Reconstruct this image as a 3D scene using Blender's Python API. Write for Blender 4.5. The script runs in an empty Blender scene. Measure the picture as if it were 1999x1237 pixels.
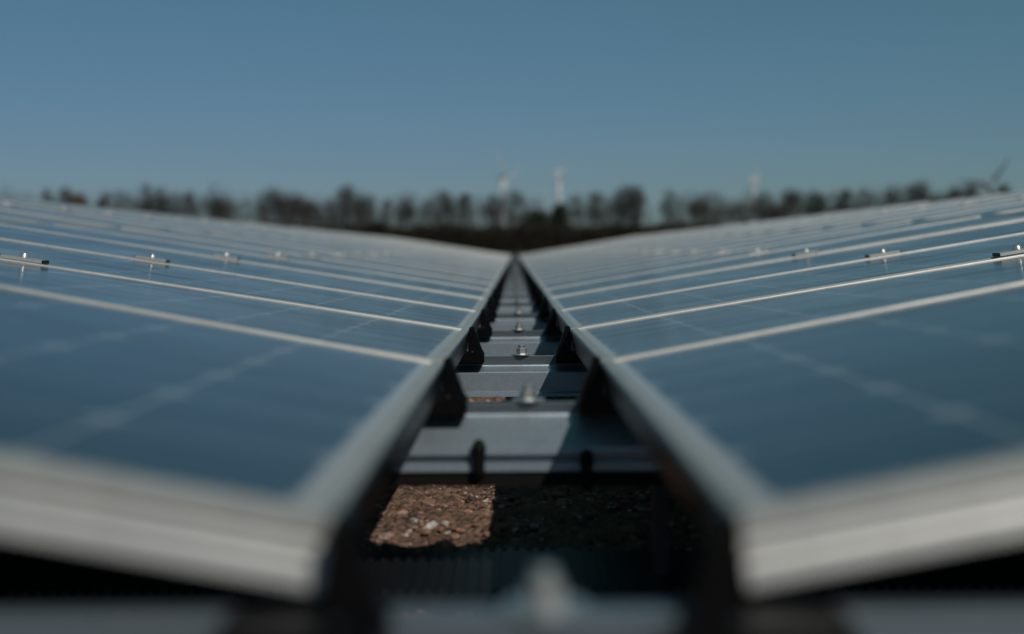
import bpy, math, random
from mathutils import Vector, Matrix
random.seed(7)
S = bpy.context.scene
COL = S.collection

# ------------------------------------------------------------------ camera
HC = 0.40                                   # lens height above the gravel
cd = bpy.data.cameras.new('camera'); cam = bpy.data.objects.new('camera', cd); COL.objects.link(cam)
cam.location = (0, 0, HC)
PITCH, YAW, ROLL = math.radians(2.89), math.radians(0.14), math.radians(-0.42)
cam.matrix_world = (Matrix.Translation((0, 0, HC)) @ Matrix.Rotation(YAW, 4, 'Z')
                    @ Matrix.Rotation(math.pi/2 - PITCH, 4, 'X') @ Matrix.Rotation(ROLL, 4, 'Z'))
cd.sensor_width = 36; cd.lens = 46.9
cd.clip_start = 0.02; cd.clip_end = 12000
cd.dof.use_dof = True; cd.dof.focus_distance = 2.36; cd.dof.aperture_fstop = 2.5
S.camera = cam

# ------------------------------------------------------------------ light
SUN = Vector((0.5, -1.1, 1.0)).normalized()
elev = math.asin(SUN.z); rot = math.atan2(SUN.x, SUN.y)
W = bpy.data.worlds.new('World'); S.world = W; W.use_nodes = True
nt = W.node_tree; nt.nodes.clear()
sky = nt.nodes.new('ShaderNodeTexSky'); sky.sky_type = 'NISHITA'; sky.sun_disc = False
sky.sun_elevation = elev; sky.sun_rotation = rot
sky.air_density = 1.0; sky.dust_density = 0.3; sky.ozone_density = 2.0; sky.altitude = 0
bg = nt.nodes.new('ShaderNodeBackground'); bg.inputs[1].default_value = 0.10
out = nt.nodes.new('ShaderNodeOutputWorld')
# per-channel power grade of the sky towards the muted blue of the photograph
sp_ = nt.nodes.new('ShaderNodeSeparateColor'); cb_ = nt.nodes.new('ShaderNodeCombineColor')
nt.links.new(sky.outputs[0], sp_.inputs[0])
for ch, (k_in, gam, amp) in enumerate(((0.0386, 0.804, 0.425), (0.0461, 0.56, 0.405), (0.0429, 1.00, 0.875))):
    m1 = nt.nodes.new('ShaderNodeMath'); m1.operation = 'MULTIPLY'; m1.inputs[1].default_value = k_in
    m2 = nt.nodes.new('ShaderNodeMath'); m2.operation = 'POWER'; m2.inputs[1].default_value = gam
    m3 = nt.nodes.new('ShaderNodeMath'); m3.operation = 'MULTIPLY'; m3.inputs[1].default_value = amp/0.0536
    nt.links.new(sp_.outputs[ch], m1.inputs[0]); nt.links.new(m1.outputs[0], m2.inputs[0])
    nt.links.new(m2.outputs[0], m3.inputs[0]); nt.links.new(m3.outputs[0], cb_.inputs[ch])
nt.links.new(cb_.outputs[0], bg.inputs[0])
nt.links.new(bg.outputs[0], out.inputs[0])
ld = bpy.data.lights.new('sun', 'SUN'); ld.energy = 4.0; ld.angle = math.radians(0.53); ld.color = (1.0, 0.93, 0.84)
lo = bpy.data.objects.new('sun', ld); COL.objects.link(lo); lo.location = (5, -10, 12)
lo.rotation_euler = SUN.to_track_quat('Z', 'Y').to_euler()
S.view_settings.view_transform = 'Standard'; S.view_settings.look = 'None'
S.view_settings.exposure = -0.9; S.view_settings.gamma = 1.0
S.render.engine = 'CYCLES'
S.cycles.max_bounces = 6
S.render.resolution_x, S.render.resolution_y = 1024, 634

# ------------------------------------------------------------------ helpers
class MB:
    def __init__(s): s.v = []; s.f = []
    def add(s, vs, fs):
        b = len(s.v); s.v += [tuple(p) for p in vs]; s.f += [tuple(b+i for i in f) for f in fs]
    def box(s, x0, x1, y0, y1, z0, z1):
        s.add([(x0,y0,z0),(x1,y0,z0),(x1,y1,z0),(x0,y1,z0),(x0,y0,z1),(x1,y0,z1),(x1,y1,z1),(x0,y1,z1)],
              [(0,3,2,1),(4,5,6,7),(0,1,5,4),(1,2,6,5),(2,3,7,6),(3,0,4,7)])
    def lathe(s, prof, n=24, c=(0,0,0), cap=True):
        b = len(s.v)
        for r, z in prof:
            for i in range(n):
                a = 2*math.pi*i/n; s.v.append((c[0]+r*math.cos(a), c[1]+r*math.sin(a), c[2]+z))
        for k in range(len(prof)-1):
            for i in range(n):
                j = (i+1) % n
                s.f.append((b+k*n+i, b+k*n+j, b+(k+1)*n+j, b+(k+1)*n+i))
        if cap:
            s.f.append(tuple(b+i for i in reversed(range(n))))
            s.f.append(tuple(b+(len(prof)-1)*n+i for i in range(n)))
    def tube(s, p, q, r0, r1, n=6):
        p, q = Vector(p), Vector(q); d = (q-p).normalized()
        a = d.orthogonal().normalized(); c = d.cross(a); b = len(s.v)
        for o, r in ((p, r0), (q, r1)):
            for i in range(n):
                t = 2*math.pi*i/n; s.v.append(tuple(o + (a*math.cos(t)+c*math.sin(t))*r))
        for i in range(n):
            j = (i+1) % n; s.f.append((b+i, b+j, b+n+j, b+n+i))
        s.f.append(tuple(b+i for i in reversed(range(n)))); s.f.append(tuple(b+n+i for i in range(n)))
    def extrude(s, poly, axis, a0, a1):
        """closed 2-D polygon pushed along an axis (x: poly is (y,z); y: poly is (x,z))"""
        n = len(poly)
        P = (lambda t, p: (t, p[0], p[1])) if axis == 'x' else (lambda t, p: (p[0], t, p[1]))
        s.add([P(a0, p) for p in poly]+[P(a1, p) for p in poly],
              [tuple(range(n)), tuple(reversed(range(n, 2*n)))] + [(i, i+n, (i+1) % n+n, (i+1) % n) for i in range(n)])
    def build(s, name, mat, parent=None, smooth=False, bevel=0, seg=2):
        me = bpy.data.meshes.new(name); me.from_pydata(s.v, [], s.f); me.materials.append(mat)
        import bmesh
        bm = bmesh.new(); bm.from_mesh(me); bmesh.ops.recalc_face_normals(bm, faces=bm.faces)
        if bevel:
            es = [e for e in bm.edges if len(e.link_faces) == 2 and e.calc_face_angle(0) > 0.5]
            bmesh.ops.bevel(bm, geom=es, offset=bevel, segments=seg, affect='EDGES', clamp_overlap=True)
        bm.to_mesh(me); bm.free()
        if smooth: me.polygons.foreach_set('use_smooth', [True]*len(me.polygons))
        o = bpy.data.objects.new(name, me); COL.objects.link(o)
        if parent: o.parent = parent
        return o
def tag(o, label=None, cat=None, group=None, kind=None):
    for k, v in (('label', label), ('category', cat), ('group', group), ('kind', kind)):
        if v: o[k] = v
    return o
def empty(name, loc=(0,0,0)):
    o = bpy.data.objects.new(name, None); o.empty_display_size = 0.1; o.location = loc; COL.objects.link(o); return o
def copy_tree(o, parent=None):
    c = o.copy(); COL.objects.link(c)
    if parent: c.parent = parent
    for ch in o.children: copy_tree(ch, c)
    return c
ORD = ['first','second','third','fourth','fifth','sixth','seventh','eighth','ninth','tenth','eleventh','twelfth',
       'thirteenth','fourteenth','fifteenth','sixteenth','seventeenth','eighteenth','nineteenth','twentieth']
def ordn(i):
    if i < 20: return ORD[i]
    t, u = divmod(i+1, 10); T = {2:('twent','twenty'),3:('thirt','thirty'),4:('fort','forty'),5:('fift','fifty')}[t]
    return T[0]+'ieth' if u == 0 else T[1]+' '+ORD[u-1]

# ------------------------------------------------------------------ materials
class NM:
    def __init__(s, name):
        s.m = bpy.data.materials.new(name); s.m.use_nodes = True; s.t = s.m.node_tree
        s.b = s.t.nodes['Principled BSDF']
    def n(s, t, **k):
        o = s.t.nodes.new(t)
        for a, v in k.items(): setattr(o, a, v)
        return o
    def l(s, a, b): s.t.links.new(a, b)
    def math(s, op, a, b=None, c=None):
        o = s.n('ShaderNodeMath', operation=op)
        for i, v in enumerate((a, b, c)):
            if v is None: continue
            if isinstance(v, (int, float)): o.inputs[i].default_value = v
            else: s.l(v, o.inputs[i])
        return o.outputs[0]
    def noise(s, scale, detail=4, rough=0.5, coord='Object', vec=None, stretch=None):
        t = s.n('ShaderNodeTexNoise'); t.inputs['Scale'].default_value = scale
        t.inputs['Detail'].default_value = detail; t.inputs['Roughness'].default_value = rough
        if vec is None:
            vec = s.n('ShaderNodeTexCoord').outputs[coord]
        if stretch:
            mp = s.n('ShaderNodeMapping'); mp.inputs['Scale'].default_value = stretch; s.l(vec, mp.inputs[0]); vec = mp.outputs[0]
        s.l(vec, t.inputs['Vector']); return t.outputs['Fac']
    def ramp(s, fac, stops):
        r = s.n('ShaderNodeValToRGB'); e = r.color_ramp.elements
        while len(e) < len(stops): e.new(0.5)
        for i, (p, c) in enumerate(stops):
            e[i].position = p; e[i].color = (c, c, c, 1) if isinstance(c, (int, float)) else (*c, 1)
        s.l(fac, r.inputs[0]); return r.outputs[0]
    def mix(s, fac, a, b):
        o = s.n('ShaderNodeMix', data_type='RGBA')
        for v, i in ((fac, 0), (a, 6), (b, 7)):
            if isinstance(v, tuple): o.inputs[i].default_value = (*v, 1)
            elif isinstance(v, (int, float)): o.inputs[i].default_value = v
            else: s.l(v, o.inputs[i])
        return o.outputs[2]
    def set(s, **k):
        for a, v in k.items():
            i = s.b.inputs[a.replace('_', ' ')]
            if isinstance(v, (int, float)): i.default_value = v
            elif isinstance(v, tuple): i.default_value = (*v, 1)
            else: s.l(v, i)
        return s
    def bump(s, h, strength, dist):
        b = s.n('ShaderNodeBump'); b.inputs['Strength'].default_value = strength; b.inputs['Distance'].default_value = dist
        s.l(h, b.inputs['Height']); s.l(b.outputs[0], s.b.inputs['Normal'])

def mat_alu():
    k = NM('anodised_aluminium')
    n1 = k.noise(9, 5, 0.6); n2 = k.noise(420, 2, 0.5, stretch=(0.05, 1, 1)); drip = k.noise(55, 4, 0.65, stretch=(1, 1, 0.12)); sp = k.noise(240, 3, 0.6)
    c = k.ramp(n1, [(0.3, (0.46,0.47,0.46)), (0.7, (0.55,0.55,0.53))])
    c = k.mix(k.ramp(drip, [(0.5, 0.0), (0.78, 0.45)]), c, (0.34,0.32,0.29))
    c = k.mix(k.ramp(sp, [(0.66, 0.0), (0.74, 0.6)]), c, (0.24,0.22,0.20))
    k.set(Base_Color=c, Metallic=0.42, Roughness=k.ramp(n1, [(0.3, 0.44), (0.7, 0.56)]))
    k.bump(n2, 0.15, 0.0004); return k.m
def mat_galv():
    k = NM('galvanised_steel')
    v = k.n('ShaderNodeTexVoronoi'); v.inputs['Scale'].default_value = 190
    k.l(k.n('ShaderNodeTexCoord').outputs['Object'], v.inputs['Vector'])
    n = k.noise(14, 5, 0.6); sp = k.noise(900, 2, 0.6)
    c = k.mix(k.math('MULTIPLY', v.outputs['Distance'], 0.6), (0.26,0.32,0.37), (0.36,0.43,0.49))
    c = k.mix(k.ramp(n, [(0.45, 0.0), (0.75, 0.45)]), c, (0.20,0.21,0.21))
    c = k.mix(k.ramp(sp, [(0.6, 0.0), (0.72, 0.5)]), c, (0.5,0.52,0.52))
    k.set(Base_Color=c, Metallic=0.7, Roughness=k.ramp(n, [(0.3, 0.38), (0.7, 0.55)]))
    k.bump(sp, 0.12, 0.0004); return k.m
def mat_simple(name, col, rough, metal=0.0, nscale=60, var=0.25):
    k = NM(name); n = k.noise(nscale, 4, 0.6)
    a = tuple(c*(1-var) for c in col); b = tuple(min(1, c*(1+var)) for c in col)
    k.set(Base_Color=k.ramp(n, [(0.3, a), (0.7, b)]), Roughness=rough, Metallic=metal)
    return k.m
PU, PV, MU, MVV = 0.128, 0.128, 0.022, 0.016
def mat_laminate():
    k = NM('solar_laminate')
    sep = k.n('ShaderNodeSeparateXYZ'); k.l(k.n('ShaderNodeTexCoord').outputs['Object'], sep.inputs[0])
    def cell(o, m, p, cnt):
        t = k.math('DIVIDE', k.math('SUBTRACT', o, m), p)
        fr = k.math('ABSOLUTE', k.math('MULTIPLY', k.math('SUBTRACT', k.math('FRACT', t), 0.5), p))
        inside = k.math('MULTIPLY', k.math('GREATER_THAN', t, 0.0), k.math('LESS_THAN', t, float(cnt)))
        return t, fr, inside
    tu, au, iu = cell(sep.outputs[0], MU, PU, 12)
    tv, av, iv = cell(sep.outputs[1], MVV, PV, 6)
    a = k.math('MULTIPLY', k.math('LESS_THAN', au, 0.0622), k.math('LESS_THAN', av, 0.0626))
    a = k.math('MULTIPLY', a, k.math('LESS_THAN', k.math('ADD', au, av), 0.1130))
    a = k.math('MULTIPLY', a, k.math('MULTIPLY', iu, iv))
    bus = k.math('LESS_THAN', k.math('ABSOLUTE', k.math('SUBTRACT', av, 0.031)), 0.0008)
    n = k.noise(3.0, 4, 0.5)
    cid = k.n('ShaderNodeTexWhiteNoise'); cb = k.n('ShaderNodeCombineXYZ')
    k.l(k.math('FLOOR', tu), cb.inputs[0]); k.l(k.math('FLOOR', tv), cb.inputs[1]); k.l(cb.outputs[0], cid.inputs[0])
    cellc = k.mix(cid.outputs[0], (0.007,0.015,0.027), (0.014,0.025,0.040))
    cellc = k.mix(bus, cellc, (0.22,0.23,0.24))
    c = k.mix(a, k.mix(iu, (0.50,0.47,0.43), (0.24,0.25,0.25)), cellc)
    dust = k.noise(38, 6, 0.7)
    c = k.mix(k.ramp(dust, [(0.42, 0.006), (0.85, 0.09)]), c, (0.30,0.28,0.25))
    k.set(Base_Color=c, Roughness=k.ramp(n, [(0.3, 0.12), (0.7, 0.17)]), Specular_IOR_Level=0.42)
    st = k.noise(5, 5, 0.65, stretch=(0.35, 2.2, 1))
    k.l(k.ramp(k.math('ADD', k.math('MULTIPLY', n, 0.5), k.math('MULTIPLY', st, 0.5)), [(0.38, 0.10), (0.62, 0.21)]), k.b.inputs['Roughness'])
    wob = k.noise(2.2, 2, 0.5); k.bump(wob, 0.06, 0.004)
    return k.m
M = dict(alu=mat_alu(), galv=mat_galv(), lam=mat_laminate(),
         black=mat_simple('black_plastic', (0.0035,0.0035,0.004), 0.30, 0, 90, 0.4),
         steel=mat_simple('stainless_steel', (0.72,0.72,0.70), 0.32, 0.85, 200, 0.08),
         rubber=mat_simple('black_rubber', (0.004,0.004,0.004), 0.7, 0, 60, 0.3),
         dark=mat_simple('dark_steel', (0.03,0.034,0.04), 0.5, 0.3, 60, 0.3),
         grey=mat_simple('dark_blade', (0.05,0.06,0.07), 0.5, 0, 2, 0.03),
         white=mat_simple('turbine_white', (0.56,0.60,0.62), 0.5, 0, 2, 0.03),
         bark=mat_simple('bark', (0.045,0.036,0.028), 0.9, 0, 3, 0.3),
         twig=mat_simple('twigs', (0.072,0.066,0.060), 0.9, 0, 1.2, 0.4),
         green=mat_simple('evergreen_leaves', (0.022,0.030,0.014), 0.8, 0, 1.5, 0.4),
         hedge=mat_simple('hedge_leaves', (0.028,0.024,0.014), 0.9, 0, 0.8, 0.4),
         rust=mat_simple('dry_orange_leaves', (0.10,0.042,0.018), 0.9, 0, 1.2, 0.3))
def mat_ground():
    k = NM('gravelly_earth')
    v = k.n('ShaderNodeTexVoronoi'); v.inputs['Scale'].default_value = 95; v.inputs['Randomness'].default_value = 1
    k.l(k.n('ShaderNodeTexCoord').outputs['Object'], v.inputs['Vector'])
    n = k.noise(40, 6, 0.7); big = k.noise(0.05, 5, 0.6)
    c = k.ramp(n, [(0.3, (0.06,0.042,0.032)), (0.55, (0.24,0.145,0.10)), (0.75, (0.38,0.24,0.18))])
    far = k.ramp(big, [(0.35, (0.035,0.030,0.016)), (0.65, (0.06,0.045,0.025))])
    sep = k.n('ShaderNodeSeparateXYZ'); k.l(k.n('ShaderNodeTexCoord').outputs['Object'], sep.inputs[0])
    k.set(Base_Color=k.mix(k.ramp(k.math('DIVIDE', sep.outputs[1], 60.0), [(0.62, 0.0), (0.75, 1.0)]), c, far), Roughness=0.95)
    h = k.math('ADD', k.math('MULTIPLY', v.outputs['Distance'], -1.0), n)
    k.bump(h, 0.8, 0.012); return k.m
def mat_pebble():
    k = NM('mixed_pebbles')
    g = k.n('ShaderNodeNewGeometry'); n = k.noise(160, 3, 0.6)
    c = k.ramp(g.outputs['Random Per Island'], [(0.0, (0.05,0.036,0.028)), (0.3, (0.25,0.13,0.09)), (0.55, (0.42,0.25,0.18)),
               (0.75, (0.50,0.37,0.31)), (0.88, (0.50,0.19,0.11)), (0.93, (0.75,0.70,0.66)), (1.0, (0.55,0.52,0.52))])
    c = k.mix(k.ramp(n, [(0.35, 0.5), (0.65, 0.0)]), c, (0.08,0.06,0.05))
    k.set(Base_Color=c, Roughness=0.85); return k.m
for q_ in ('black', 'rubber'): M[q_].node_tree.nodes['Principled BSDF'].inputs['Specular IOR Level'].default_value = 0.22
M['mat'] = mat_simple('ribbed_shade_mat', (0.008,0.011,0.014), 0.5, 0, 60, 0.3)  # dark tone in place of shade on the gravel
M['ground'] = mat_ground(); M['pebble'] = mat_pebble()

# ------------------------------------------------------------------ ground
g = MB(); R = 6000
g.add([(-R,-200,0),(R,-200,0),(R,R,0),(-R,R,0)], [(0,1,2,3)])
tag(g.build('ground', M['ground']), kind='structure')
# rough soil and stones in the strip that shows through the gap
def patch():
    from mathutils import noise
    m = MB(); nx, ny = 170, 560; x0, x1, y0, y1 = -0.55, 0.40, 0.25, 4.6
    vs = []
    for j in range(ny+1):
        for i in range(nx+1):
            x = x0+(x1-x0)*i/nx; y = y0+(y1-y0)*j/ny
            e = min(1, min(i, nx-i, j, ny-j)/8)
            z = 0.004 + e*(0.010*noise.noise(Vector((x*9, y*9, 0))) + 0.009*noise.noise(Vector((x*45, y*45, 3))) + 0.004*noise.noise(Vector((x*120, y*120, 7))) + 0.006)
            vs.append((x, y, z))
    fs = [(j*(nx+1)+i, j*(nx+1)+i+1, (j+1)*(nx+1)+i+1, (j+1)*(nx+1)+i) for j in range(ny) for i in range(nx)]
    m.add(vs, fs); return m.build('loose_soil', M['ground'], smooth=True)
tag(patch(), kind='stuff', label='brown loose soil strewn below the gap between the panel slopes', cat='soil')
def pebbles():
    m = MB(); t = (1+5**.5)/2
    ico = [Vector(p).normalized() for p in ((-1,t,0),(1,t,0),(-1,-t,0),(1,-t,0),(0,-1,t),(0,1,t),(0,-1,-t),(0,1,-t),(t,0,-1),(t,0,1),(-t,0,-1),(-t,0,1))]
    fi = [(0,11,5),(0,5,1),(0,1,7),(0,7,10),(0,10,11),(1,5,9),(5,11,4),(11,10,2),(10,7,6),(7,1,8),(3,9,4),(3,4,2),(3,2,6),(3,6,8),(3,8,9),(4,9,5),(2,4,11),(6,2,10),(8,6,7),(9,8,1)]
    for k in range(11000):
        x = random.uniform(-0.5, 0.35); y = random.uniform(0.4, 4.5)
        r = min(0.010, 0.0023*math.exp(random.gauss(0.2, 0.55)))
        sx, sy, sz = r*random.uniform(.8,1.5), r*random.uniform(.8,1.5), r*random.uniform(.5,.9)
        q = Matrix.Rotation(random.uniform(0, 6.28), 3, 'Z') @ Matrix.Rotation(random.uniform(-.5,.5), 3, 'X')
        c = Vector((x, y, 0.010 + sz*0.35))
        m.add([c + q @ Vector((p.x*sx*random.uniform(.8,1.15), p.y*sy*random.uniform(.8,1.15), p.z*sz*random.uniform(.8,1.15))) for p in ico], fi)
    return m.build('pebbles', M['pebble'])
tag(pebbles(), kind='stuff', label='brown, white and brick red pebbles scattered on the soil', cat='pebbles')

# ------------------------------------------------------------------ array geometry
P = 0.815                 # pitch of the panels along the row
G = 0.1755                # gap between the two slopes
X0 = 0.0075               # centre of the gap
L, WD, TH = 1.58, 0.80, 0.035
TILT = math.radians(9.06)
NROW = 44
def seamY(k): return 0.665 + P*k          # k = 0 is where the front edge would be, 1 the first seam ...
DROP = [(0.0, 0.1135), (0.578, 0.116), (1.479, 0.1240), (2.294, 0.1370), (3.109, 0.1427), (3.92, 0.1425), (8.0, 0.147), (16.0, 0.154), (40, 0.158)]
def drop(y):
    for (a, da), (b, db) in zip(DROP, DROP[1:]):
        if y <= b: return da + (db-da)*max(0, (y-a))/(b-a)
    return DROP[-1][1]
def lipz(y): return HC - drop(y)

# one solar panel: u runs up the slope, v along the row, n out of the glass
def make_panel(dark_edge):
    root = empty('solar_panel')
    prof = [(0.0118,-0.0018),(0.0113,-0.0002),(0.0106,0.0006),(0.0100,0.0008),(0.0009,0),(0,-0.0009),(0,-0.0095),(0.0022,-0.0098),(0.0022,-0.0122),(0.0004,-0.0150),
            (0,-0.0190),(0.0018,-0.0195),(0.0018,-0.0215),(0.0004,-0.0245),(0,-0.0290),(0.0010,-0.0296),(0,-0.0310),(0,-0.0343),(0.0007,-TH),(0.026,-TH),(0.026,-0.033),(0.0022,-0.033),(0.0022,-0.0075),(0.010,-0.0075)]
    m = MB(); n = len(prof); vs = []
    for cu, cv in ((0,0),(1,0),(1,1),(0,1)):
        for o, z in prof: vs.append(((L-o) if cu else o, (WD-o) if cv else o, z))
    fs = []
    for c in range(4):
        d = (c+1) % 4
        for i in range(n): j = (i+1) % n; fs.append((c*n+i, d*n+i, d*n+j, c*n+j))
    m.add(vs, fs); m.build('frame', M['alu'], root)
    g = MB(); g.box(0.0025, L-0.0025, 0.0025, WD-0.0025, -0.0070, -0.0020); g.build('glass', M['lam'], root)
    j = MB(); j.box(L-0.22, L-0.10, WD/2-0.06, WD/2+0.06, -0.028, -0.0072); j.build('junction_box', M['black'], root)
    if dark_edge:
        t = MB(); t.box(-0.0022, -0.0002, 0.0015, WD-0.0015, -0.0345, -0.0015); t.build('dark_edge_strip', M['black'], root)  # black strip added to keep the frame's gap side dark
    return root
# panel clamp lying across the seam, long side up the slope
def make_clamp():
    root = empty('panel_clamp')
    poly = [(-0.017,0.0012),(-0.017,0.0062),(-0.010,0.0075),(0.010,0.0075),(0.017,0.0062),(0.017,0.0012),(0.007,0.0012),(0.007,-0.020),(-0.007,-0.020),(-0.007,0.0003)]
    m = MB(); m.extrude(poly, 'x', -0.036, 0.036); m.build('clamp_bar', M['alu'], root, bevel=0.0006)
    for s in (-1, 1):
        c = MB(); c.box(min(s*0.0362, s*0.0378), max(s*0.0362, s*0.0378), -0.0168, 0.0168, 0.0012, 0.0074); c.build('end_pad', M['black'], root, bevel=0.0008)
    b = MB(); b.lathe([(0.0100,0.0072),(0.0100,0.0082),(0.0078,0.0084),(0.0079,0.0110),(0.0068,0.0142),(0.0044,0.0163),(0.0008,0.0172)], 28)
    b.build('bolt', M['steel'], root, smooth=True)
    return root
# black bracket that carries the lower edge of two neighbouring panels; s = +1: gap on its +x side
def make_bracket(s):
    root = empty('mounting_bracket')
    poly = [(-0.001,-0.030),(0.0012,0.0045),(0.0095,0.0062),(0.0115,-0.002),(0.0225,-0.033),(0.0260,-0.039),(0.0265,-0.051),(0.020,-0.0575),(-0.044,-0.0575),(-0.044,-0.0375),(-0.001,-0.0375)]
    m = MB(); m.extrude([(s*a, b) for a, b in poly], 'y', -0.004, 0.004); m.build('fin', M['black'], root, bevel=0.0008)
    f = MB(); xs = sorted((s*-0.044, s*0.0265)); f.box(xs[0], xs[1], -0.026, 0.024, -0.0575, -0.0385); f.build('foot', M['black'], root, bevel=0.0022)
    r = MB(); xs = sorted((s*0.0006, s*0.0100)); r.box(xs[0], xs[1], 0.004, 0.022, -0.034, 0.0035); r.build('hook', M['black'], root, bevel=0.0015)
    h = MB(); h.lathe([(0.0022,0),(0.0022,0.002),(0.001,0.0028)], 12, (s*0.006, -0.018, -0.0385)); h.build('screw', M['dark'], root, smooth=True)
    return root
# cross beam of galvanised sheet, with the bolt on its ridge
BX = 3.25
def make_beam(wide=False):
    root = empty('cross_rail')
    front = [(0.030,-0.0035),(0.0,0.0),(-0.0015,-0.0012),(0.0045,-0.0165),(0.0035,-0.0185),(-0.0090,-0.0270),(-0.0105,-0.0290),(-0.0120,-0.0600),(-0.0140,-0.0620),(-0.0230,-0.0640),(-0.0235,-0.0685),(-0.0215,-0.0685)]
    back = [(-0.0210,-0.0655),(-0.0105,-0.0635),(-0.0085,-0.0290),(0.0065,-0.0190),(0.0075,-0.0165),(0.0030,-0.0030),(0.0280,-0.0060),(0.0280,-0.070),(0.0305,-0.070)]
    if wide:
        front = [(0.030,-0.0035),(0.0,0.0),(-0.0015,-0.0012),(0.0035,-0.0135),(0.0020,-0.0160),(-0.0280,-0.0440),(-0.0300,-0.0460),(-0.0310,-0.0545),(-0.0285,-0.0560),
                 (-0.0200,-0.0565),(-0.0200,-0.0620),(-0.0290,-0.0630),(-0.0300,-0.0730),(-0.0270,-0.0735)]
        back = [(-0.0270,-0.0655),(-0.0170,-0.0645),(-0.0170,-0.0550),(-0.0270,-0.0530),(0.0060,-0.0165),(0.0075,-0.0135),(0.0030,-0.0030),(0.0280,-0.0060),(0.0280,-0.070),(0.0305,-0.070)]
        b = MB(); b.box(-BX, BX, -0.0260, 0.0120, -0.0900, -0.0740); b.build('lower_strip', M['rubber'], root)  # black strip below the rail's lower lip
    m = MB(); m.extrude(front+back, 'x', -BX, BX); m.build('profile', M['galv'], root)
    st = MB(); st.lathe([(0.0056,0.0),(0.0056,0.0170),(0.0048,0.0180)], 20)
    stud = st.build('bolt', M['steel'], root, smooth=False); stud.location = (0.0015, 0.010, 0.0)
    wm = MB(); wm.lathe([(0.0185,0.0004),(0.0188,0.0010),(0.0186,0.0022),(0.0120,0.0030),(0.0066,0.0030)], 32); wm.build('washer', M['steel'], stud, smooth=False)
    nm = MB()
    for z0, z1, r0, r1 in ((0.0030,0.0040,0.0088,0.0096),(0.0040,0.0108,0.0096,0.0096),(0.0108,0.0124,0.0096,0.0080)):
        nm.lathe([(r0,z0),(r1,z1)], 6, cap=(z0 != 0.0040))
    nm.build('nut', M['steel'], stud, bevel=0.0003)
    for x in (0.150, -0.215, 1.5, -1.5, 3.1, -3.1):
        p = MB(); p.box(x-0.008, x+0.008, 0.004, 0.027, -0.330, -0.0705); p.build('leg', M['dark'], root)
    for s in (-1, 1):
        for u in (1.5, 3.1):
            t = u*math.tan(TILT)
            p = MB(); p.box(s*u-0.018, s*u+0.018, 0.008, 0.030, -0.0046, 0.005+t-0.004); p.build('post', M['galv'], root)
    return root

# ------------------------------------------------------------------ place the array
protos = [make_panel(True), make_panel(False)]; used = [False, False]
def frame_matrix(side, y0, y1, z0, z1, tilt):
    d = Vector((0, y1-y0, z1-z0)).normalized()
    u = Vector((side*math.cos(tilt), 0, math.sin(tilt))); v = d if side > 0 else -d
    u = (u - v*u.dot(v)).normalized(); n = u.cross(v)
    return Matrix((u, v, n)).transposed().to_4x4()
JIT = {(s_, k_): (random.uniform(-0.0012, 0.0012) if k_ else 0, random.gauss(0, 0.0010)) for s_ in (-1, 1) for k_ in range(NROW)}
for side in (-1, 1):
    sname = 'left' if side < 0 else 'right'
    for tier in (0, 1):
        for k in range(NROW):
            ya = seamY(k) + 0.0075; yb = ya + WD
            sc = 1.0
            if k == 0: ya = 0.578; yb = seamY(1) - 0.0075; sc = (yb-ya)/WD
            jz, jt = JIT[side, k]
            tl = TILT + (jt if k > 0 else math.radians(1.35))
            za, zb = lipz(ya)+jz, lipz(yb)+jz
            Rm = frame_matrix(side, ya, yb, za, zb, tl)
            base = Vector((X0 + side*G/2, ya if side > 0 else yb, za if side > 0 else zb))
            base = base + Rm.to_3x3() @ Vector(((L+0.018)*tier, 0, 0))
            o = protos[tier] if not used[tier] else copy_tree(protos[tier])
            used[tier] = True
            o.matrix_world = Matrix.Translation(base) @ Rm @ Matrix.Diagonal((1, sc, 1, 1))
            lab = '%s solar panel from the front, %s slope, %s' % (ordn(k), sname, 'beside the central gap' if tier == 0 else 'outer row')
            if k == 0 and tier == 0: lab = 'nearest blurred solar panel on the %s slope with its front frame edge showing' % sname
            tag(o, lab, 'solar panel', 'solar panels laid side by side on both slopes')
clamp0 = make_clamp(); uc = False
for side in (-1, 1):
    sname = 'left' if side < 0 else 'right'
    for tier in (0, 1):
        for k in range(1, 30):
            y = seamY(k); z = lipz(y); u = 0.775 + tier*(L+0.018) + random.uniform(-.004, .004)
            Rm = frame_matrix(side, y, y+0.1, z, lipz(y+0.1), TILT)
            p = Vector((X0+side*G/2, y, z+0.001)) + Rm.to_3x3() @ Vector((u, 0, 0))
            o = clamp0 if not uc else copy_tree(clamp0); uc = True
            o.matrix_world = Matrix.Translation(p) @ Rm
            tag(o, 'metal clamp with round bolt on the %s seam, %s slope, %s' % (ordn(k-1), sname, 'nearer the gap' if tier == 0 else 'outer row'),
                'clamp', 'clamps holding neighbouring panels')
for side in (-1, 1):
    sname = 'left' if side < 0 else 'right'
    b0 = make_bracket(-side)
    for k in range(0, 34):
        y = seamY(k) if k else 0.560
        o = b0 if k == 0 else copy_tree(b0)
        o.location = (X0+side*G/2, y-0.004, lipz(y))
        tag(o, '%s black bracket from the front along the %s edge of the gap' % (ordn(k), sname), 'bracket', 'black brackets under the panel edges')
beam0 = make_beam()
BH = 0.0455
bolts = {0: 0.0106, 1: 0.0125, 2: 0.0088, 3: 0.0075}
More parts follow.
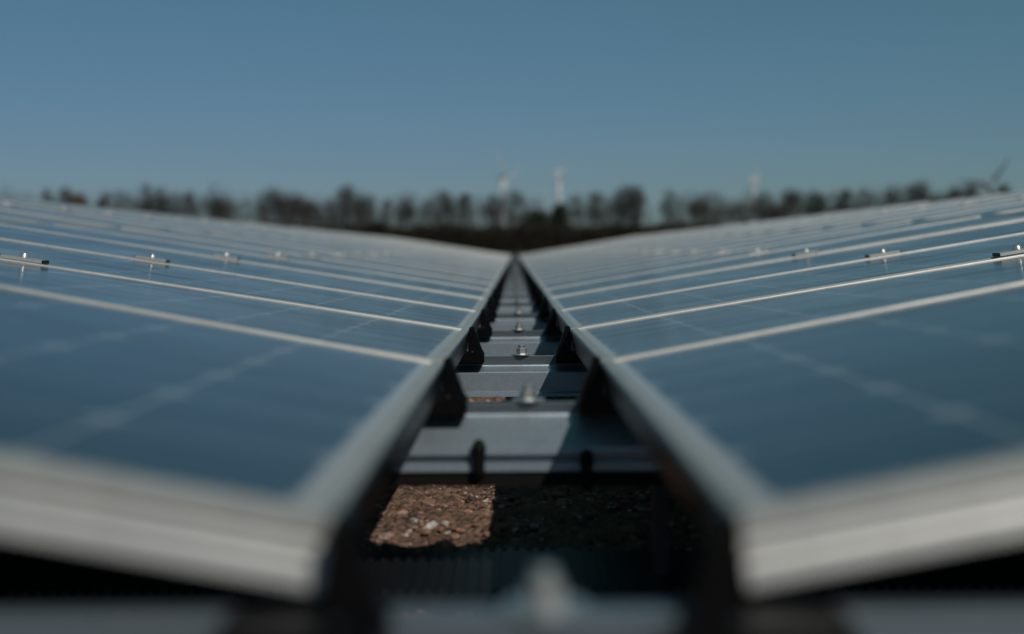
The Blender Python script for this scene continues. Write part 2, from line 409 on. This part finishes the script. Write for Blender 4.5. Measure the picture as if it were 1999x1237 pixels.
for k in range(0, 44):
    y = seamY(k) if k else 0.565
    o = beam0 if k == 0 else make_beam(True) if k == 1 else copy_tree(beam0)
    z = lipz(y) - BH if k else HC - 0.1570
    o.location = (bolts.get(k, 0.0085+random.uniform(-.002, .002)), y, z)
    for c in o.children:
        if c.name.startswith('bolt'): c.rotation_euler.z = 0.28 if k == 2 else random.uniform(0, 1)
    lab = '%s galvanised cross rail from the front, spanning the gap, bolt on top' % ordn(k)
    if k == 1: lab = 'second galvanised cross rail from the front with a sloping pale face and black lower edge'
    if k == 0: lab = 'blurred galvanised cross rail nearest the viewer at the bottom edge'
    tag(o, lab, 'rail', 'cross rails bridging the gap')
# dark rubber cable clips on the second beam and a black plug
for i, (px, top) in enumerate(((-0.0405, -0.040), (0.0765, -0.045))):
    c = MB(); c.lathe([(0.0055,0.018),(0.0062,0.030),(0.0062,0.044),(0.0075,0.047),(0.0078,0.054),(0.005,0.060),(0.002,0.062)], 16)
    o = c.build('cable_clip', M['rubber'], smooth=True)
    y = seamY(1) - 0.040; o.location = (px, y, lipz(seamY(1)) - BH - 0.098 + (-0.012 if i else 0))
    tag(o, ('left' if i == 0 else 'right')+' of two black upright clips on the front of the second beam', 'clip', 'black clips on the second beam')

# ribbed dark mat on the ground, added to stand in for shade on gravel
def make_shade_mat():
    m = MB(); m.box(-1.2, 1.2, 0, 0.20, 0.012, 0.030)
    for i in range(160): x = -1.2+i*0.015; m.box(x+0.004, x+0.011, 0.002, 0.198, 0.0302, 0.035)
    return m.build('shade_mat', M['mat'])
mat0 = make_shade_mat()
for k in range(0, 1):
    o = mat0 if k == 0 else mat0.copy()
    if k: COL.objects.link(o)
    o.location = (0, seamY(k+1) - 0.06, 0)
    tag(o, 'dark ribbed mat added to darken the lit gravel under the second cross rail', 'mat')

# ------------------------------------------------------------------ trees, hedge, turbines beyond the field
F, XV, YV = 2604.0, 1006.0, 487.0
def far(px, py, D):
    x = (px-XV)/F*D; yv = YV - 0.0073*(px-XV)
    return x, HC + (yv-py)/F*D
def leaf_cloud(m, c, rad, n, size, thin=0.12, rng=random):
    for _ in range(n):
        while True:
            p = Vector((rng.uniform(-1,1), rng.uniform(-1,1), rng.uniform(-1,1)))
            if p.length < 1: break
        q = Vector((c[0]+p.x*rad[0], c[1]+p.y*rad[1], c[2]+p.z*rad[2]))
        d = Vector((p.x+rng.gauss(0,.7), p.y+rng.gauss(0,.7), p.z*0.6+0.5+rng.gauss(0,.6))).normalized()*size*rng.uniform(.6,1.5)
        w = d.cross(Vector((rng.gauss(0,1), rng.gauss(0,1), rng.gauss(0,1)))).normalized()*size*thin
        m.add([q-w, q+w, q+d+w*0.4, q+d-w*0.4], [(0,1,2,3)])
def tree(px, top, wpx, dens, D, label, cat='tree', twig='twig', low=0.12):
    x, zt = far(px, top-8, D); w = wpx/F*D/2*1.42
    root = empty('bare_tree', (x, D, 0))
    t = MB(); r = max(0.09, w*0.07); cr = MB(); ns = random.choice((1, 2, 2, 3)) if dens < 2 else 2
    for q in range(ns):
        ox = (q-(ns-1)/2)*w*0.55; lean = random.uniform(-.25, .25)*w + ox*0.3
        a = Vector((ox, 0, -0.1)); b = Vector((ox+lean*.3, 0, zt*0.35)); c = Vector((ox+lean, random.uniform(-.3,.3), zt*0.7))
        t.tube(a, b, r*1.25, r, 7); t.tube(b, c, r, r*0.5, 7); t.tube(c, (ox+lean*1.2, 0, zt*0.93), r*0.5, r*0.12, 5)
        for i in range(4 + int(w*1.2)):
            f = random.uniform(0.1, 0.95); s = a.lerp(b, 0.5+f*.5) if f < .4 else b.lerp(c, f)
            an = random.uniform(0, 6.283); ht = zt*random.uniform(0.45, 0.92)
            lob = w*random.uniform(.28, .42)
            rr = (w-lob*.7)*random.uniform(.2, 1)*(1 if ht < zt*.8 else .6)
            e = Vector((math.cos(an)*rr, math.sin(an)*rr, max(ht, s.z+0.6))); mid = s.lerp(e, .5)-Vector((0,0,0.03*zt))
            t.tube(s, mid, r*0.38, r*0.25, 5); t.tube(mid, e, r*0.25, r*0.07, 5)
            for k in range(5):
                e2 = e + Vector((random.gauss(0,.5), random.gauss(0,.5), random.uniform(0,.6)))*lob
                t.tube(mid.lerp(e, random.uniform(.3,1)), e2, r*0.1, r*0.03, 3)
            leaf_cloud(cr, (e.x, e.y, min(e.z, zt-lob*0.7)), (lob, lob, lob*1.2), int(104*dens*dens**.4/math.sqrt(ns)*(lob/.8)), 0.55, 0.032)
    # fine upright twigs through the whole height
    leaf_cloud(cr, (0, 0, zt*0.52), (w*1.0, w*1.0, zt*0.48), int(430*w*dens**.5), 0.75, 0.026)
    leaf_cloud(cr, (0, 0, zt*0.25), (w*1.1, w*1.0, zt*0.25), int(230*w), 0.75, 0.026)
    t.build('trunk', M['bark'], root); cr.build('crown', M[twig], root)
    tag(root, label, cat, 'bare trees along the horizon'); return root
TREES = [ # px, top, width, density, words
 (18,373,52,1.3,'low pale grey tree'),(96,377,30,1.9,'small rounded dark tree'),(134,374,34,2.0,'dark leafy tree touching an orange bush'),
 (207,377,24,2.4,'small narrow dark tree'),(237,378,24,1.2,'faint slim tree'),(263,376,26,0.9,'thin see-through tree'),
 (287,366,30,1.9,'taller dark tree with a full top'),(321,371,32,2.1,'dark top-heavy tree'),(350,380,26,1.1,'faint low tree'),
 (373,378,30,1.7,'grey rounded tree'),(424,368,40,1.8,'tall tree leaning over a darker one'),(442,386,38,2.1,'dark broad low tree'),
 (480,384,20,0.9,'very thin pale tree'),(513,388,22,1.1,'thin stem-like tree'),(540,373,50,1.5,'wide tall bare tree'),
 (580,381,48,1.5,'broad tree with a sloping top'),(606,400,44,2.0,'low dark thick tree'),(643,394,36,1.2,'loose open tree'),
 (684,371,48,2.1,'tall mushroom-topped dark tree'),(719,384,34,1.2,'airy tree beside the mushroom-topped one'),(757,395,20,1.2,'small slender tree'),
 (797,380,34,1.6,'tall oval brown tree'),(835,396,24,1.0,'slight low tree'),(868,383,46,1.5,'round tree with a dark head'),
 (910,385,28,2.2,'dark upright oval tree'),(960,390,32,1.5,'grey tree left of the first turbine tower'),(1004,379,46,1.7,'round tree right of the first turbine'),
 (1123,387,30,1.1,'pale tree right of the second turbine tower'),(1163,381,34,1.8,'dark-crowned tree on a bare trunk'),
 (1228,372,68,1.9,'largest round tree with a clear trunk'),(1308,378,30,1.5,'slim tall tree right of the open gap'),(1352,381,38,1.7,'tree joined to its neighbour at the crown'),
 (1386,380,40,1.5,'flat-topped grey tree'),(1425,391,22,0.9,'faint wispy tree'),(1446,393,28,1.4,'low tree left of the third turbine tower'),
 (1488,380,36,1.4,'open tree right of the third turbine tower'),(1513,404,24,2.2,'low black bushy tree'),(1545,378,46,1.6,'arched tree with a hollow middle'),
 (1588,378,34,2.8,'dense dark green tree'),(1622,379,24,1.0,'faint grey tree'),(1651,375,28,2.1,'dark oval tree'),(1682,372,26,1.0,'pale thin tree'),
 (1711,372,28,1.2,'grey soft tree'),(1745,370,42,1.5,'broad brown tree'),(1790,365,48,2.2,'dark domed tree'),(1826,380,26,1.6,'low gap-filling tree'),
 (1864,367,42,2.3,'black rounded tree'),(1896,366,36,2.0,'dark tree left of the last turbine'),(1956,365,30,2.2,'dark tree right of the last turbine')]
for i, (px, tp, w, dn, words) in enumerate(TREES):
    D = 200 + random.uniform(-14, 14)
    tree(px, tp, w, dn, D, '%s, %s tree from the left' % (words, ordn(i)), twig='green' if 'green' in words else 'twig')
GAPS = [60, 118, 176, 222, 250, 305, 338, 398, 458, 497, 528, 562, 622, 662, 702, 738, 776, 816, 850, 888, 935, 972, 1022, 1050, 1140, 1182, 1204,
        1330, 1368, 1405, 1462, 1500, 1530, 1566, 1606, 1636, 1666, 1697, 1728, 1768, 1810, 1845, 1880, 1930]
for i, px in enumerate(GAPS):
    o = tree(px, (386 if 500 < px < 1300 else 380)+random.uniform(-4, 5), random.uniform(22, 32), 0.42, random.uniform(226, 242),
             '%s of the faint wispy trees seen behind the front row, counted from the left' % ordn(i))
    o['group'] = 'faint trees behind the front row'
def bush(name, px, top, wpx, D, mat, label, n=2600):
    x, zt = far(px, top, D); w = wpx/F*D/2
    root = empty(name, (x, D, 0)); s = MB(); s.tube((0,0,-.1), (0.1,0,zt*0.5), 0.18, 0.08, 6); s.build('stem', M['bark'], root)
    m = MB()
    for q in range(9):
        an = random.uniform(0, 6.28); rr = w*random.uniform(.1,.6); hh = zt*random.uniform(.3,.72)
        leaf_cloud(m, (math.cos(an)*rr, math.sin(an)*rr, hh), (w*.5, w*.5, min(zt-hh, zt*.4)), n//9, 0.42, 0.22)
    m.build('foliage', M[mat], root); tag(root, label, 'bush')
bush('autumn_bush', 158, 373, 48, 185, 'rust', 'rust orange bush at the far left above the panels')
bush('evergreen_bush', 1092, 397, 46, 186, 'green', 'dark green bush below the second turbine tower')
bush('evergreen_bush', 1052, 410, 70, 184, 'green', 'dark rounded shrub above the vanishing point of the gap')
bush('evergreen_bush', 735, 432, 80, 176, 'hedge', 'dark brown shrub poking above the left panel slope')
# long hedge
def hedge():
    from mathutils import noise
    m = MB(); D = 180
    x = -70.0
    while x < 75:
        hgt = 3.45 + 0.55*noise.noise(Vector((x*0.16, 0, 0))) + 0.4*noise.noise(Vector((x*0.6, 5, 0)))
        leaf_cloud(m, (x, D, hgt*0.5), (0.8, 0.9, hgt*0.56), 210, 0.42, 0.25)
        m.tube((x, D, -0.1), (x+.1, D, hgt*0.6), 0.07, 0.03, 4)
        x += 0.42
    o = m.build('hedge', M['hedge']); tag(o, 'long dark brown hedge running beneath the bare trees', 'hedge')
hedge()
def turbine(px, hub, D, yaw, ang, blade, label, bm_='white'):
    x, zh = far(px, hub, D)
    root = empty('wind_turbine', (x, D, 0)); root.rotation_euler.z = yaw
    t = MB(); t.lathe([(2.9,-1),(2.8,zh*0.3),(2.5,zh*0.7),(2.2,zh-1.6)], 20); t.build('tower', M['white'], root, smooth=True)
    n = MB(); n.box(-1.5, 1.5, -2.6, 4.6, zh-1.5, zh+1.6); n.build('nacelle', M['white'], root, bevel=0.5)
    h = MB(); h.lathe([(1.7,0),(1.6,0.9),(1.1,1.9),(0.3,2.5)], 18); ho = h.build('hub', M['white'], root, smooth=True)
    ho.matrix_local = Matrix.Translation((0,-3.2,zh)) @ Matrix.Rotation(math.pi/2, 4, 'X')
    for i in range(3):
        b = MB(); secs = [(0.8,1.0,1.0),(blade*.1,1.2,0.7),(blade*.22,2.8,0.7),(blade*.5,2.0,0.5),(blade*.8,1.2,0.25),(blade,0.2,0.05)]
        vs = []
        for s, c, th in secs:
            vs += [(-c*.35,0,s),(c*.1,-th,s),(c*.9,0,s),(c*.1,th,s)]
        fs = [(k*4+a, k*4+(a+1)%4, (k+1)*4+(a+1)%4, (k+1)*4+a) for k in range(len(secs)-1) for a in range(4)] + [(0,1,2,3),(23,22,21,20)]
        b.add(vs, fs); bo = b.build('blade', M[bm_], root)
        bo.matrix_local = Matrix.Translation((0,-4.2,zh)) @ Matrix.Rotation(ang + i*2.0944, 4, 'Y')
    tag(root, label, 'wind turbine', 'wind turbines on the horizon')
turbine(984, 347, 1250, math.radians(68), math.radians(-44), 40, 'white wind turbine with a blade leaning up left, first from the left')
turbine(1092, 336, 1300, math.radians(82), math.radians(10), 22, 'white wind turbine seen as a plain post right of centre')
turbine(1470, 347, 1200, math.radians(70), math.radians(-14), 20, 'white wind turbine whose tower stands among the right hand trees')
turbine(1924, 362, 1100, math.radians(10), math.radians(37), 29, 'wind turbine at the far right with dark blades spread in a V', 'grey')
